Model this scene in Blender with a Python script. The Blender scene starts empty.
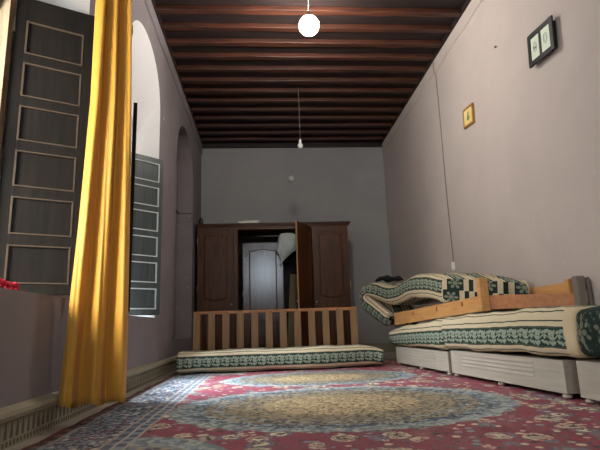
import bpy, bmesh, math, random
from mathutils import Vector, Matrix
random.seed(7)
SC = bpy.context.scene
COL = SC.collection
PI = math.pi

# ------------------------------------------------------------------ node helpers
class N:
    """tiny expression wrapper over math nodes"""
    def __init__(s, nt, sock): s.nt, s.s = nt, sock
    def _m(s, op, *a, clamp=False):
        n = s.nt.nodes.new('ShaderNodeMath'); n.operation = op; n.use_clamp = clamp
        for i, v in enumerate((s,) + a):
            if isinstance(v, N): s.nt.links.new(v.s, n.inputs[i])
            else: n.inputs[i].default_value = float(v)
        return N(s.nt, n.outputs[0])
    def __add__(s, o): return s._m('ADD', o)
    __radd__ = __add__
    def __sub__(s, o): return s._m('SUBTRACT', o)
    def __rsub__(s, o): return (s * -1) + o
    def __mul__(s, o): return s._m('MULTIPLY', o)
    __rmul__ = __mul__
    def __truediv__(s, o): return s._m('DIVIDE', o)
    def abs(s): return s._m('ABSOLUTE')
    def fract(s): return s._m('FRACT')
    def floor(s): return s._m('FLOOR')
    def sin(s): return s._m('SINE')
    def cos(s): return s._m('COSINE')
    def sqrt(s): return s._m('SQRT')
    def pow(s, o): return s._m('POWER', o)
    def min(s, o): return s._m('MINIMUM', o)
    def max(s, o): return s._m('MAXIMUM', o)
    def lt(s, o, w=0.004):      # smooth "s < o"
        n = s.nt.nodes.new('ShaderNodeMapRange'); n.interpolation_type = 'SMOOTHSTEP'
        s.nt.links.new(s.s, n.inputs[0])
        n.inputs[1].default_value = o - w; n.inputs[2].default_value = o + w
        n.inputs[3].default_value = 1; n.inputs[4].default_value = 0
        return N(s.nt, n.outputs[0])
    def gt(s, o, w=0.004): return 1 - s.lt(o, w)

def lin(c):
    return tuple((x / 12.92 if x <= .04045 else ((x + .055) / 1.055) ** 2.4) for x in [v / 255 for v in c]) + (1,)

class Mat:
    def __init__(s, name, rough=.6, metal=0, spec=.4):
        s.m = bpy.data.materials.new(name); s.m.use_nodes = True
        s.nt = s.m.node_tree; s.b = s.nt.nodes['Principled BSDF']
        s.b.inputs['Roughness'].default_value = rough
        s.b.inputs['Metallic'].default_value = metal
        s.b.inputs['Specular IOR Level'].default_value = spec
    def node(s, t, **kw):
        n = s.nt.nodes.new(t)
        for k, v in kw.items(): setattr(n, k, v)
        return n
    def link(s, a, b): s.nt.links.new(a.s if isinstance(a, N) else a, b)
    def coord(s, kind='Object'):
        n = s.node('ShaderNodeTexCoord'); return n.outputs[kind]
    def sep(s, sock):
        n = s.node('ShaderNodeSeparateXYZ'); s.link(sock, n.inputs[0])
        return [N(s.nt, n.outputs[i]) for i in range(3)]
    def comb(s, x, y, z=0):
        n = s.node('ShaderNodeCombineXYZ')
        for i, v in enumerate((x, y, z)):
            if isinstance(v, N): s.link(v, n.inputs[i])
            else: n.inputs[i].default_value = v
        return n.outputs[0]
    def noise(s, vec, scale, detail=3, rough=.55, dist=0, sc=None):
        if sc:
            mp = s.node('ShaderNodeMapping'); s.link(vec, mp.inputs[0]); mp.inputs['Scale'].default_value = sc; vec = mp.outputs[0]
        n = s.node('ShaderNodeTexNoise'); s.link(vec, n.inputs['Vector'])
        n.inputs['Scale'].default_value = scale; n.inputs['Detail'].default_value = detail
        n.inputs['Roughness'].default_value = rough; n.inputs['Distortion'].default_value = dist
        return N(s.nt, n.outputs[0])
    def voro(s, vec, scale, out='Distance', rnd=1., feature='F1'):
        n = s.node('ShaderNodeTexVoronoi'); n.feature = feature; s.link(vec, n.inputs['Vector'])
        n.inputs['Scale'].default_value = scale; n.inputs['Randomness'].default_value = rnd
        return N(s.nt, n.outputs[out]) if out == 'Distance' else n.outputs[out]
    def mix(s, f, a, b):
        n = s.node('ShaderNodeMix', data_type='RGBA'); n.clamp_factor = True
        if isinstance(f, N): s.link(f, n.inputs['Factor'])
        else: n.inputs['Factor'].default_value = f
        for v, i in ((a, 6), (b, 7)):
            if isinstance(v, tuple): n.inputs[i].default_value = v
            else: s.link(v, n.inputs[i])
        return n.outputs[2]
    def col(s, c):
        if isinstance(c, tuple): s.b.inputs['Base Color'].default_value = c
        else: s.link(c, s.b.inputs['Base Color'])
        return s
    def bump(s, h, strength=.3, dist=.01):
        n = s.node('ShaderNodeBump'); n.inputs['Strength'].default_value = strength; n.inputs['Distance'].default_value = dist
        s.link(h, n.inputs['Height']); s.link(n.outputs[0], s.b.inputs['Normal']); return s

def plain(name, c, rough=.6, metal=0, spec=.4, var=.15, scale=8):
    m = Mat(name, rough, metal, spec); v = m.coord()
    n = m.noise(v, scale, 4)
    a = lin(c); d = tuple(x * (1 - var) for x in a[:3]) + (1,); e = tuple(min(1, x * (1 + var)) for x in a[:3]) + (1,)
    m.col(m.mix(n, d, e)); m.bump(n, .08, .003)
    return m.m

def wood(name, dark, light, rough=.45, axis=1, scale=1., spec=.4, bump=.15):
    """grain runs along the given axis"""
    m = Mat(name, rough, 0, spec); v = m.coord()
    sc = [14, 14, 14]; sc[axis] = .9
    g = m.noise(v, 2.2 * scale, 6, .6, .6, sc=sc)
    g2 = m.noise(v, .9, 3)
    f = (g - .5) * 2.2 + .5 + (g2 - .5) * .5
    m.col(m.mix(f, lin(dark), lin(light))); m.bump(g, bump, .004)
    return m.m

def plaster(name, c, c2, stain, rough=.85, st=.45):
    m = Mat(name, rough, 0, .2); v = m.coord()
    n = m.noise(v, 1.1, 6, .6, .4); n2 = m.noise(v, 14, 4, .6); n3 = m.noise(v, .55, 3)
    a = m.mix((n - .5) * 2 + .5, lin(c), lin(c2))
    f = (n3 - .52) * 4
    b = m.mix(f.max(0).min(1) * st, a, lin(stain))
    sp = m.voro(v, 5.5).lt(.055, .012) * .5
    b = m.mix(sp, b, lin((205, 198, 190)))
    m.col(b); m.bump(n2 * .5 + n, .25, .006)
    return m.m

# ------------------------------------------------------------------ fabrics
PALE = lin((152, 160, 142)); GREEN = lin((28, 56, 46)); CREAM = lin((208, 192, 160)); DKG = lin((22, 38, 32))

def petals(m, x, y, rx, ry, ang):
    c, s_ = math.cos(ang), math.sin(ang)
    a = (x * c + y * s_) * (1 / rx); b = (y * c - x * s_) * (1 / ry)
    return (a * a + b * b).lt(1, .14)

def garland(m, u, v, per):
    """stem with flowers and paired leaves running along u; v in -1..1"""
    t = (u / per).fract() - .5
    X = t * 2                                   # -1..1 in a cell
    stem = (v - (X * PI).sin() * .22).abs().lt(.09, .04)
    pat = stem
    for i in range(5):
        a = i * 2 * PI / 5 + .3
        pat = pat.max(petals(m, X + .42 - math.cos(a) * .2, v - .2 - math.sin(a) * .38, .2, .26, a))
    for sx, sy, an in ((.28, .60, .5), (.28, -.62, -.5), (.70, .52, .9), (.70, -.50, -.9), (-.66, -.58, .8), (-.16, -.62, -.7), (.02, .66, .9), (-.86, .56, .6), (.5, .05, .2), (-.4, -.68, .1)):
        pat = pat.max(petals(m, X - sx, v - sy, .165, .28, an))
    return pat

def brocade_mat(name, per=.14):
    m = Mat(name, .75, 0, .25); uv = m.node('ShaderNodeUVMap').outputs[0]
    u, v, _ = m.sep(uv)
    w = m.noise(uv, 9, 2) * .012 - .006
    v = v + w
    P = .262
    vv = ((v / P + .5).fract() - .5) * P          # -.15 .. .15
    av = vv.abs()
    g = garland(m, u, vv / .058, per)
    threads = (u * 900).sin() * .12 + (v * 1100).sin() * .12
    green = m.mix(g * (.92 + threads), GREEN, PALE)
    weave = (u * 380).sin() * .06 + .06
    cream = m.mix(weave + m.noise(uv, 30, 3) * .25, CREAM, lin((176, 158, 128)))
    c = m.mix(av.lt(.060, .0025), cream, green)
    c = m.mix(av.gt(.060, .002) * av.lt(.067, .002), c, DKG)
    c = m.mix(av.gt(.098, .002) * av.lt(.106, .002), c, DKG)
    m.col(c)
    puff = m.noise(uv, 5, 3) + g * .15 + threads * .1 + (u * 26).sin() * .06
    m.bump(puff, .5, .02)
    return m.m

def bigflower_mat(name):
    m = Mat(name, .75, 0, .25); uv = m.node('ShaderNodeUVMap').outputs[0]
    u, v, _ = m.sep(uv)
    X = ((u / .26 + .5).fract() - .5) * 2; Y = ((v / .26 + .5).fract() - .5) * 2
    pat = (X * X + Y * Y).sqrt().lt(.16, .03)
    for r, k, s1, s2, o in ((.38, 6, .2, .13, 0), (.7, 8, .17, .1, .3)):
        for i in range(k):
            a = o + i * 2 * PI / k
            pat = pat.max(petals(m, X - math.cos(a) * r, Y - math.sin(a) * r, s1, s2, a))
    n = m.noise(uv, 60, 2)
    pat = pat.max(m.noise(uv, 34, 2).gt(.6, .03) * .6)
    m.col(m.mix(pat * (.35 + n * .4), lin((24, 42, 36)), lin((140, 142, 122))))
    m.bump(pat * .3 + n * .2, .3, .01)
    return m.m

def patch_mat(name):
    """mattress end: columns of cream and dark flowered cloth, lower row shifted"""
    m = Mat(name, .75, 0, .25); uv = m.node('ShaderNodeUVMap').outputs[0]
    u, v, _ = m.sep(uv)
    uu = u + v.lt(.0, .003) * .045
    t = (uu / .33).fract()
    cream = t.lt(.17, .006).max(t.gt(.70, .006) * t.lt(.86, .006))
    X = ((t - .43) / .27) ; Y = (v.abs() - .07) / .065
    pat = (X * X + Y * Y).lt(.09, .04)
    for i in range(6):
        a = i * PI / 3
        pat = pat.max(petals(m, X - math.cos(a) * .6, Y - math.sin(a) * .6, .26, .2, a))
    n = m.noise(uv, 40, 3)
    dark = m.mix(pat * (.4 + n * .4), lin((24, 42, 36)), lin((150, 154, 130)))
    seam = t.gt(.165, .004) * t.lt(.185, .004)
    c = m.mix(cream, dark, m.mix(n, CREAM, lin((190, 172, 140))))
    m.col(m.mix(seam, c, DKG)); m.bump(n, .25, .008)
    return m.m

def carpet_mat():
    m = Mat('carpet_pile', .55, 0, .5); vec = m.coord()
    jit = m.node('ShaderNodeTexNoise'); m.link(vec, jit.inputs['Vector']); jit.inputs['Scale'].default_value = 30
    x, y, z = m.sep(vec)
    jx = (N(m.nt, jit.outputs[0]) - .5) * .05
    # ---- field: red with rosettes, leaves and small buds
    v1 = m.comb(x * 1.0, y * .8, 0)
    d1 = m.voro(v1, 7.6) + jx * 1.8; cr, cg, cb = m.sep(m.voro(v1, 7.6, 'Color'))
    nz = m.noise(vec, 62, 2, .5); nz2 = m.noise(vec, 34, 2, .5)
    field = m.mix(m.noise(vec, 3, 3), lin((130, 48, 64)), lin((162, 72, 88)))
    field = m.mix(nz.gt(.56, .03) * .5, field, lin((96, 34, 50)))
    # thin scrolling stems
    st = ((m.noise(vec, 4.2, 2, .5) * 9).fract() - .5).abs().lt(.07, .03)
    field = m.mix(st * nz2.gt(.42, .03), field, lin((96, 100, 96)))
    # small buds
    v2 = m.voro(vec, 17.); c2r, c2g, c2b = m.sep(m.voro(vec, 17., 'Color'))
    bud = m.mix(c2g.gt(.66, .03), m.mix(c2g.gt(.33, .03), lin((58, 66, 72)), lin((136, 146, 150))), lin((206, 190, 158)))
    field = m.mix((v2 + jx).lt(.34, .05) * c2r.gt(.30, .02) * nz2.gt(.40, .03), field, bud)
    # rosettes
    keep = cr.gt(.22, .02)
    field = m.mix(d1.lt(.47, .03) * nz.gt(.47, .03) * keep, field, m.mix(cg.gt(.45, .05), lin((196, 182, 152)), lin((110, 122, 130))))
    field = m.mix(d1.lt(.30, .03) * keep * nz2.lt(.55, .03), field, m.mix(cb.gt(.5, .05), lin((210, 196, 164)), lin((168, 156, 130))))
    field = m.mix(d1.lt(.30, .03) * keep * nz2.gt(.55, .02), field, lin((70, 66, 60)))
    field = m.mix(d1.lt(.10, .02) * keep, field, lin((120, 44, 54)))
    # ---- medallions
    def speck(a, b, dk, sc):
        dd = m.voro(vec, sc); r, g, b_ = m.sep(m.voro(vec, sc, 'Color'))
        q = m.mix(r.gt(.5, .05), lin(a), lin(b))
        q = m.mix(g.gt(.62, .02) * dd.lt(.5, .1), q, lin(dk))
        return q
    gold = speck((154, 138, 110), (122, 110, 90), (62, 58, 54), 38.)
    gold2 = speck((184, 162, 122), (150, 128, 94), (84, 66, 56), 48.)
    blue = speck((146, 156, 156), (112, 124, 126), (182, 176, 156), 30.)
    blue2 = speck((84, 98, 108), (150, 158, 156), (52, 56, 60), 34.)
    c = field
    for cx, cy, rx, ry in ((.47, 3.30, 1.09, .86), (.50, 4.98, .95, .66), (.47, 1.2, 1.05, .62)):
        ex = (x - cx) / rx; ey = (y - cy) / ry
        n = m.node('ShaderNodeMath', operation='ARCTAN2'); m.link(ey, n.inputs[0]); m.link(ex, n.inputs[1])
        ang = N(m.nt, n.outputs[0])
        r = (ex * ex + ey * ey).sqrt() + (ang * 32).sin() * .018 + jx * .5
        c = m.mix(r.lt(1.0, .01), c, blue)
        c = m.mix(r.lt(.90, .01), c, blue2)
        c = m.mix(r.lt(.80 , .01), c, gold)
        c = m.mix(r.lt(.74, .01) * r.gt(.70, .01), c, blue2)
        c = m.mix(r.lt(.46 , .02), c, gold2)
    # corner spandrel near the left border
    for cx, cy, rx, ry in ((-.62, 1.75, .55, .78), (-.62, 6.3, .5, .6), (2.0, 1.4, .5, .7)):
        ex = (x - cx) / rx; ey = (y - cy) / ry
        r = (ex * ex + ey * ey).sqrt() + jx
        c = m.mix(r.lt(1.0, .015), c, blue); c = m.mix(r.lt(.8, .015), c, speck((172, 150, 116), (120, 130, 136), (70, 60, 60), 24.))
    # ---- left border bands (x from the wall outwards)
    X = x + jx * .12
    bz = m.noise(vec, 42, 3); bcol = m.mix(bz.gt(.52, .03), lin((40, 46, 62)), lin((142, 150, 156)))
    q = m.voro(vec, 19.); q1, q2, q3 = m.sep(m.voro(vec, 19., 'Color'))
    bcol = m.mix(q.lt(.34, .04) * q1.gt(.35, .03), bcol, m.mix(q2.gt(.6, .03), lin((198, 192, 180)), lin((130, 62, 62))))
    c = m.mix(X.lt(-.62, .003), c, lin((168, 160, 146)))
    c = m.mix(X.lt(-.635, .003), c, m.mix((y * 60).sin().gt(.0, .2), lin((78, 88, 106)), lin((138, 146, 154))))
    c = m.mix(X.lt(-.675, .003), c, lin((176, 166, 150)))
    c = m.mix(X.lt(-.69, .003), c, m.mix((y * 50).sin().gt(.2, .2), lin((80, 88, 104)), lin((118, 126, 138))))
    c = m.mix(X.lt(-.73, .003), c, lin((168, 152, 130)))
    c = m.mix(X.lt(-.745, .003), c, bcol)
    c = m.mix(X.lt(-1.0, .003), c, lin((150, 150, 146)))
    c = m.mix(X.lt(-1.02, .003), c, m.mix((y * 50).sin().gt(.2, .2), lin((58, 44, 52)), lin((140, 110, 104))))
    c = m.mix(X.lt(-1.06, .003), c, lin((112, 34, 42)))
    m.col(c)
    m.bump(m.noise(vec, 160, 2), .25, .004)
    rr = m.noise(vec, 4, 2) * .2 + .42
    m.link(rr, m.b.inputs['Roughness'])
    return m.m

# ------------------------------------------------------------------ mesh helpers
def link(o, parent=None):
    COL.objects.link(o)
    if parent: o.parent = parent
    return o

def mesh(name, bm, mats, parent=None, smooth=False, bevel=0, seg=2, auto=None):
    bmesh.ops.remove_doubles(bm, verts=bm.verts, dist=1e-5)
    bmesh.ops.recalc_face_normals(bm, faces=bm.faces)
    me = bpy.data.meshes.new(name); bm.to_mesh(me); bm.free()
    o = bpy.data.objects.new(name, me)
    for mt in (mats if isinstance(mats, (list, tuple)) else [mats]): me.materials.append(mt)
    if smooth:
        for p in me.polygons: p.use_smooth = True
    if bevel:
        b = o.modifiers.new('bevel', 'BEVEL'); b.width = bevel; b.segments = seg; b.limit_method = 'ANGLE'
    return link(o, parent)

def box(bm, lo, hi, M=None, mi=0):
    vs = [bm.verts.new((x, y, z)) for x in (lo[0], hi[0]) for y in (lo[1], hi[1]) for z in (lo[2], hi[2])]
    if M is not None:
        for v in vs: v.co = M @ v.co
    for q in ((0, 1, 3, 2), (4, 6, 7, 5), (0, 4, 5, 1), (2, 3, 7, 6), (0, 2, 6, 4), (1, 5, 7, 3)):
        f = bm.faces.new([vs[i] for i in q]); f.material_index = mi
    return vs

def lathe(bm, prof, n=20, M=None, cap=True):
    rings = []
    for r, z in prof:
        ring = []
        for k in range(n):
            a = 2 * PI * k / n; v = Vector((r * math.cos(a), r * math.sin(a), z))
            ring.append(bm.verts.new(M @ v if M is not None else v))
        rings.append(ring)
    for a, b in zip(rings, rings[1:]):
        for k in range(n): bm.faces.new((a[k], a[(k + 1) % n], b[(k + 1) % n], b[k]))
    if cap:
        bm.faces.new(rings[0][::-1]); bm.faces.new(rings[-1])

def tube(bm, pts, r, n=8):
    pts = [Vector(p) for p in pts]; rings = []
    for i, p in enumerate(pts):
        t = (pts[min(i + 1, len(pts) - 1)] - pts[max(i - 1, 0)]).normalized()
        a = t.orthogonal().normalized() if i == 0 else (rings_a - t * rings_a.dot(t)).normalized()
        rings_a = a; b = t.cross(a)
        rr = r[i] if isinstance(r, (list, tuple)) else r
        rings.append([bm.verts.new(p + a * rr * math.cos(2 * PI * k / n) + b * rr * math.sin(2 * PI * k / n)) for k in range(n)])
    for a, b in zip(rings, rings[1:]):
        for k in range(n): bm.faces.new((a[k], a[(k + 1) % n], b[(k + 1) % n], b[k]))
    bm.faces.new(rings[0][::-1]); bm.faces.new(rings[-1])

def empty(name, loc, rz=0):
    o = bpy.data.objects.new(name, None); o.location = loc; o.rotation_euler = (0, 0, rz)
    o.empty_display_size = .1
    return link(o)

def tag(o, label=None, cat=None, group=None, kind=None):
    if label: o['label'] = label
    if cat: o['category'] = cat
    if group: o['group'] = group
    if kind: o['kind'] = kind
    return o
def struct(o): o['kind'] = 'structure'; return o

# ------------------------------------------------------------------ materials
M = {}
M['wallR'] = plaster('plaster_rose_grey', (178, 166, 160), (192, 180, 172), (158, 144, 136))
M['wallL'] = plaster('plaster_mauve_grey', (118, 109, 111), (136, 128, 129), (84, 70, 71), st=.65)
M['wallB'] = plaster('plaster_back_grey', (148, 146, 145), (160, 158, 156), (130, 124, 124))
M['reveal'] = plaster('plaster_white', (206, 204, 204), (216, 214, 212), (190, 186, 184), st=.3)
M['board'] = wood('ceiling_board_wood', (22, 16, 16), (44, 31, 29), .6, axis=0)
M['beam'] = wood('ceiling_beam_wood', (34, 21, 16), (86, 46, 30), .5, axis=0)
M['tile'] = plain('floor_tile', (150, 140, 126), .4, var=.1)
M['carpet'] = carpet_mat()
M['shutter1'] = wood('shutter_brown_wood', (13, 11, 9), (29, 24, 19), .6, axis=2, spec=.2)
M['shutter2'] = wood('shutter_grey_paint', (42, 48, 48), (62, 70, 68), .35, axis=2, bump=.05)
M['shut1edge'] = plain('worn_moulding', (66, 54, 42), .7, var=.5, scale=25)
M['shut2edge'] = plain('pale_moulding', (166, 172, 166), .4, var=.3, scale=25)
M['black'] = plain('black_paint', (20, 22, 24), .35)
M['post'] = wood('window_post_wood', (92, 80, 62), (140, 124, 100), .7, axis=2)
M['pine'] = wood('pine_wood', (188, 132, 78), (216, 164, 104), .45, axis=1)
M['pineX'] = wood('pine_wood_cross', (150, 94, 56), (184, 124, 78), .5, axis=0)
M['pineZ'] = wood('slat_wood', (118, 90, 58), (150, 116, 80), .55, axis=2)
M['ward'] = wood('wardrobe_wood', (42, 21, 9), (96, 56, 26), .42, axis=2, spec=.3)
M['wardX'] = wood('wardrobe_wood_cross', (46, 24, 11), (98, 58, 29), .42, axis=0, spec=.3)
M['wardin'] = plain('wardrobe_inside', (26, 18, 14), .8)
M['gloss'] = wood('glossy_dark_wood', (44, 28, 18), (84, 58, 40), .20, axis=2, spec=.7)
M['edge'] = wood('door_edge_wood', (140, 104, 70), (176, 136, 98), .5, axis=2)
M['greybox'] = wood('grey_painted_wood', (160, 151, 136), (180, 171, 156), .45, axis=1, bump=.08)
M['greypost'] = plain('grey_post_paint', (118, 108, 98), .6)
M['brass'] = plain('brass', (190, 150, 80), .3, 1)
M['steel'] = plain('steel', (180, 180, 180), .3, 1)
M['white'] = plain('white_plastic', (226, 226, 222), .4, var=.04)
M['paper'] = plain('paper', (214, 212, 204), .8, var=.05)
M['card'] = plain('cardboard', (112, 96, 72), .85)
M['cloth'] = plain('grey_white_cotton', (190, 196, 192), .85, var=.2, scale=14)
M['red'] = plain('red_wool', (186, 24, 48), .8, var=.35, scale=60)
M['bag'] = plain('black_cloth', (18, 18, 20), .8)
M['brocade'] = brocade_mat('striped_brocade')
M['brocadeF'] = brocade_mat('striped_brocade_fine', .105)
M['flower'] = bigflower_mat('dark_flower_brocade')
M['patch'] = patch_mat('patched_brocade')
M['piping'] = plain('cream_piping', (202, 182, 146), .8)

def fabric_curtain():
    m = Mat('mustard_satin', .5, 0, .4); v = m.coord()
    n = m.noise(v, 3, 4, sc=(1, 1, .3)); n2 = m.noise(v, 220, 2)
    m.col(m.mix(n, lin((208, 150, 50)), lin((228, 176, 72))))
    m.bump(n2, .12, .002)
    m.b.inputs['Sheen Weight'].default_value = .2
    nt = m.nt
    tr = m.node('ShaderNodeBsdfTranslucent'); tr.inputs[0].default_value = lin((234, 180, 60))
    mx = m.node('ShaderNodeMixShader'); mx.inputs[0].default_value = .22
    out = [x for x in nt.nodes if x.type == 'OUTPUT_MATERIAL'][0]
    m.link(m.b.outputs[0], mx.inputs[1]); m.link(tr.outputs[0], mx.inputs[2]); m.link(mx.outputs[0], out.inputs[0])
    return m.m
M['curtain'] = fabric_curtain()

def glass():
    m = Mat('window_glass', .05); nt = m.nt
    t = m.node('ShaderNodeBsdfTransparent'); g = m.node('ShaderNodeBsdfGlossy'); g.inputs['Roughness'].default_value = .03
    mx = m.node('ShaderNodeMixShader'); mx.inputs[0].default_value = .06
    out = [x for x in nt.nodes if x.type == 'OUTPUT_MATERIAL'][0]
    m.link(t.outputs[0], mx.inputs[1]); m.link(g.outputs[0], mx.inputs[2]); m.link(mx.outputs[0], out.inputs[0])
    return m.m
M['glass'] = glass()

def emit(name, c, s):
    m = Mat(name); m.b.inputs['Emission Color'].default_value = c; m.b.inputs['Emission Strength'].default_value = s
    m.col((1, 1, 1, 1)); return m.m

def base_mat():
    m = Mat('skirting_relief', .7, 0, .3); v = m.coord(); x, y, z = m.sep(v)
    t = ((y / .055).fract() - .5).abs() * 2             # 0 centre .. 1 edge
    spear = t.lt(.5, .1) * (z + t * .10).lt(.125, .006) * z.gt(.04, .004)
    t2 = ((y / .034).fract() - .5).abs() * 2
    dots = t2.lt(.55, .1) * z.gt(.008, .002) * z.lt(.03, .003)
    n = m.noise(v, 7, 5)
    base = m.mix(n, lin((122, 116, 98)), lin((158, 150, 128)))
    dk = spear.max(dots)
    m.col(m.mix(dk * .75, base, lin((58, 54, 50)))); m.bump(dk * -1, .5, .01)
    return m.m
M['base'] = base_mat()

# ================================================================== THE ROOM
XL, XR, YB, YF, H = -1.21, 2.38, 9.17, -2.2, 4.04
BOARD = 4.10
# openings: y0, y1, sill, spring, rise, splay (outer narrowing), depth, blind
OPEN = [(-1.10, .40, .72, 2.98, .69, .22, .46, False),
        (1.62, 3.17, .72, 2.98, .69, .24, .46, False),
        (4.10, 5.49, .65, 2.96, .64, .22, .46, False),
        (6.60, 8.12, .40, 2.92, .66, .00, .26, True)]

def outline(y0, y1, sill, spring, rise, n=20):
    pts = [(y0, sill)]
    cy, r = (y0 + y1) / 2, (y1 - y0) / 2
    for k in range(n + 1):
        a = PI - PI * k / n
        ca, sa = math.cos(a), math.sin(a)
        pts.append((cy + r * math.copysign(abs(ca) ** .92, ca), spring + rise * abs(sa) ** .92))
    pts.append((y1, sill))
    return pts

def wall_face(bm, x, openings, ztop, ya, yb):
    cur = ya
    def q(y0, z0, y1, z1a, z0b=None, z1b=None):
        z0b = z0 if z0b is None else z0b; z1b = z1a if z1b is None else z1b
        bm.faces.new([bm.verts.new((x, y0, z0)), bm.verts.new((x, y1, z0b)), bm.verts.new((x, y1, z1b)), bm.verts.new((x, y0, z1a))])
    for pts in openings:
        y0, y1, sill = pts[0][0], pts[-1][0], pts[0][1]
        q(cur, 0, y0, ztop)
        arch = pts[1:-1]
        for a, b in zip(arch, arch[1:]):
            if b[0] - a[0] < 1e-6: continue
            q(a[0], 0, b[0], sill)
            q(a[0], a[1], b[0], ztop, b[1], ztop)
        cur = y1
    q(cur, 0, yb, ztop)

bm = bmesh.new()
inner = [outline(*o[:5]) for o in OPEN]
outer = []
for o in OPEN:
    s = o[5]
    outer.append(outline(o[0] + s, o[1] - s, o[2] + .02, 2.38, .24) if s else outline(*o[:5]))
wall_face(bm, XL, inner, BOARD, YF, YB)
for o, a, b in zip(OPEN, inner, outer):
    xo = XL - o[6]
    va = [bm.verts.new((XL, y, z)) for y, z in a]; vb = [bm.verts.new((xo, y, z)) for y, z in b]
    for k in range(len(va)):
        j = (k + 1) % len(va)
        f = bm.faces.new((va[k], va[j], vb[j], vb[k])); f.material_index = 0 if o[7] else 1
    if o[7]:
        f = bm.faces.new(vb); f.material_index = 0
wall_face(bm, XL - .46, outer[:3], BOARD, YF, YB)
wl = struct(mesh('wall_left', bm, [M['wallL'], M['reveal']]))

def wallbox(name, lo, hi, mat):
    bm = bmesh.new(); box(bm, lo, hi); return struct(mesh(name, bm, mat))
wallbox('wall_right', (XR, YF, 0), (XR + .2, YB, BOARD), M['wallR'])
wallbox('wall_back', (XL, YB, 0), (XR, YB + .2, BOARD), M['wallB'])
bm = bmesh.new()
for lo, hi in (((XL, YF - .2, 0), (-.35, YF, BOARD)), ((.35, YF - .2, 0), (XR, YF, BOARD)), ((-.35, YF - .2, 0), (.35, YF, 2.15)), ((-.35, YF - .2, 3.35), (.35, YF, BOARD))): box(bm, lo, hi)
struct(mesh('wall_front', bm, M['wallR']))
bm = bmesh.new()
for lo, hi in (((-.35, YF - .12, 2.15), (-.30, YF - .06, 3.35)), ((.30, YF - .12, 2.15), (.35, YF - .06, 3.35)), ((-.30, YF - .12, 2.15), (.30, YF - .06, 2.20)), ((-.30, YF - .12, 3.30), (.30, YF - .06, 3.35))): box(bm, lo, hi)
w4 = struct(mesh('window_4', bm, M['post'])); bm = bmesh.new(); box(bm, (-.30, YF - .094, 2.20), (.30, YF - .088, 3.30)); mesh('pane', bm, M['glass'], w4)  # added unseen window, set high so the loose door mirrors a glare
wallbox('floor', (XL - .5, YF - .2, -.12), (XR + .2, YB + .2, 0), M['tile'])
ceil = wallbox('ceiling', (XL - .5, YF - .2, BOARD), (XR + .2, YB + .2, BOARD + .1), M['board'])
# rough beams spanning the room (parts of the ceiling)
bm0 = None
k = -21
while True:
    y = 4.97 + .325 * k
    if y > YB - .05: break
    if y + .2 > YB: y = YB - .089
    if y > YF:
        bm = bmesh.new(); n = 10
        jj = [random.uniform(-.008, .008) for _ in range(n + 1)]
        xs = [XL + (XR - XL) * i / n for i in range(n + 1)]
        rings = []
        for i, xx in enumerate(xs):
            dz = random.uniform(-.006, .006)
            rings.append([bm.verts.new((xx, y + jj[i], H + dz)), bm.verts.new((xx, y + .088 + jj[i], H - dz)),
                          bm.verts.new((xx, y + .088 + jj[i], BOARD)), bm.verts.new((xx, y + jj[i], BOARD))])
        for a, b in zip(rings, rings[1:]):
            for q in range(4): bm.faces.new((a[q], a[(q + 1) % 4], b[(q + 1) % 4], b[q]))
        bm.faces.new(rings[0]); bm.faces.new(rings[-1][::-1])
        mesh('beam', bm, M['beam'], ceil, bevel=.008)
    k += 1
# plaster bands under the ceiling
def band(name, x, s, mat):
    bm = bmesh.new(); n = 60
    top, bot = [], []
    prof = []
    for i in range(n + 1):
        y = YF + (YB - YF) * i / n; w = random.uniform(-.012, .012)
        prof.append([bm.verts.new((x, y, 3.86 + w)), bm.verts.new((x + s * .018, y, 3.868 + w)), bm.verts.new((x + s * .022, y, BOARD)), bm.verts.new((x, y, BOARD))])
    for a, b in zip(prof, prof[1:]):
        for q in range(4): bm.faces.new((a[q], a[(q + 1) % 4], b[(q + 1) % 4], b[q]))
    bm.faces.new(prof[0]); bm.faces.new(prof[-1][::-1])
    return struct(mesh(name, bm, mat))
band('trim_1', XL, 1, M['wallL']); band('trim_2', XR, -1, M['wallR'])
# dark timber wall plates carrying the beam ends
for nm, x0, x1 in (('trim_4', XL, XL + .035), ('trim_5', XR - .035, XR)):
    wallbox(nm, (x0, YF, H - .012), (x1, YB, BOARD), M['board'])
wallbox('trim_6', (XL, YB - .05, H - .065), (XR, YB, BOARD), M['board'])
# skirting
def skirting(name, x, s, y0, y1, mat):
    bm = bmesh.new()
    P = [(0, 0), (.020, 0), (.020, .115), (.034, .125), (.040, .145), (.034, .165), (.014, .178), (0, .185)]
    rows = [[bm.verts.new((x + s * a, y, z)) for a, z in P] for y in [y0 + (y1 - y0) * i / 30 for i in range(31)]]
    for a, b in zip(rows, rows[1:]):
        for q in range(len(P)): bm.faces.new((a[q], a[(q + 1) % len(P)], b[(q + 1) % len(P)], b[q]))
    bm.faces.new(rows[0]); bm.faces.new(rows[-1][::-1])
    return struct(mesh(name, bm, mat))
skirting('baseboard_left', XL, 1, YF, YB, M['base'])
skirting('baseboard_right', XR, -1, YF, YB, M['base'])
bm = bmesh.new(); box(bm, (XL + .04, YB - .03, 0), (XR - .04, YB, .17)); struct(mesh('baseboard_back', bm, M['base']))
# thin plaster ledge on the far side of the blind niche
bm = bmesh.new(); box(bm, (XL - .26, 8.085, 2.425), (XL - .004, 8.12, 2.45)); box(bm, (XL - .26, 6.60, 2.425), (XL - .215, 8.085, 2.45))
struct(mesh('trim_3', bm, M['wallL']))

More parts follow.
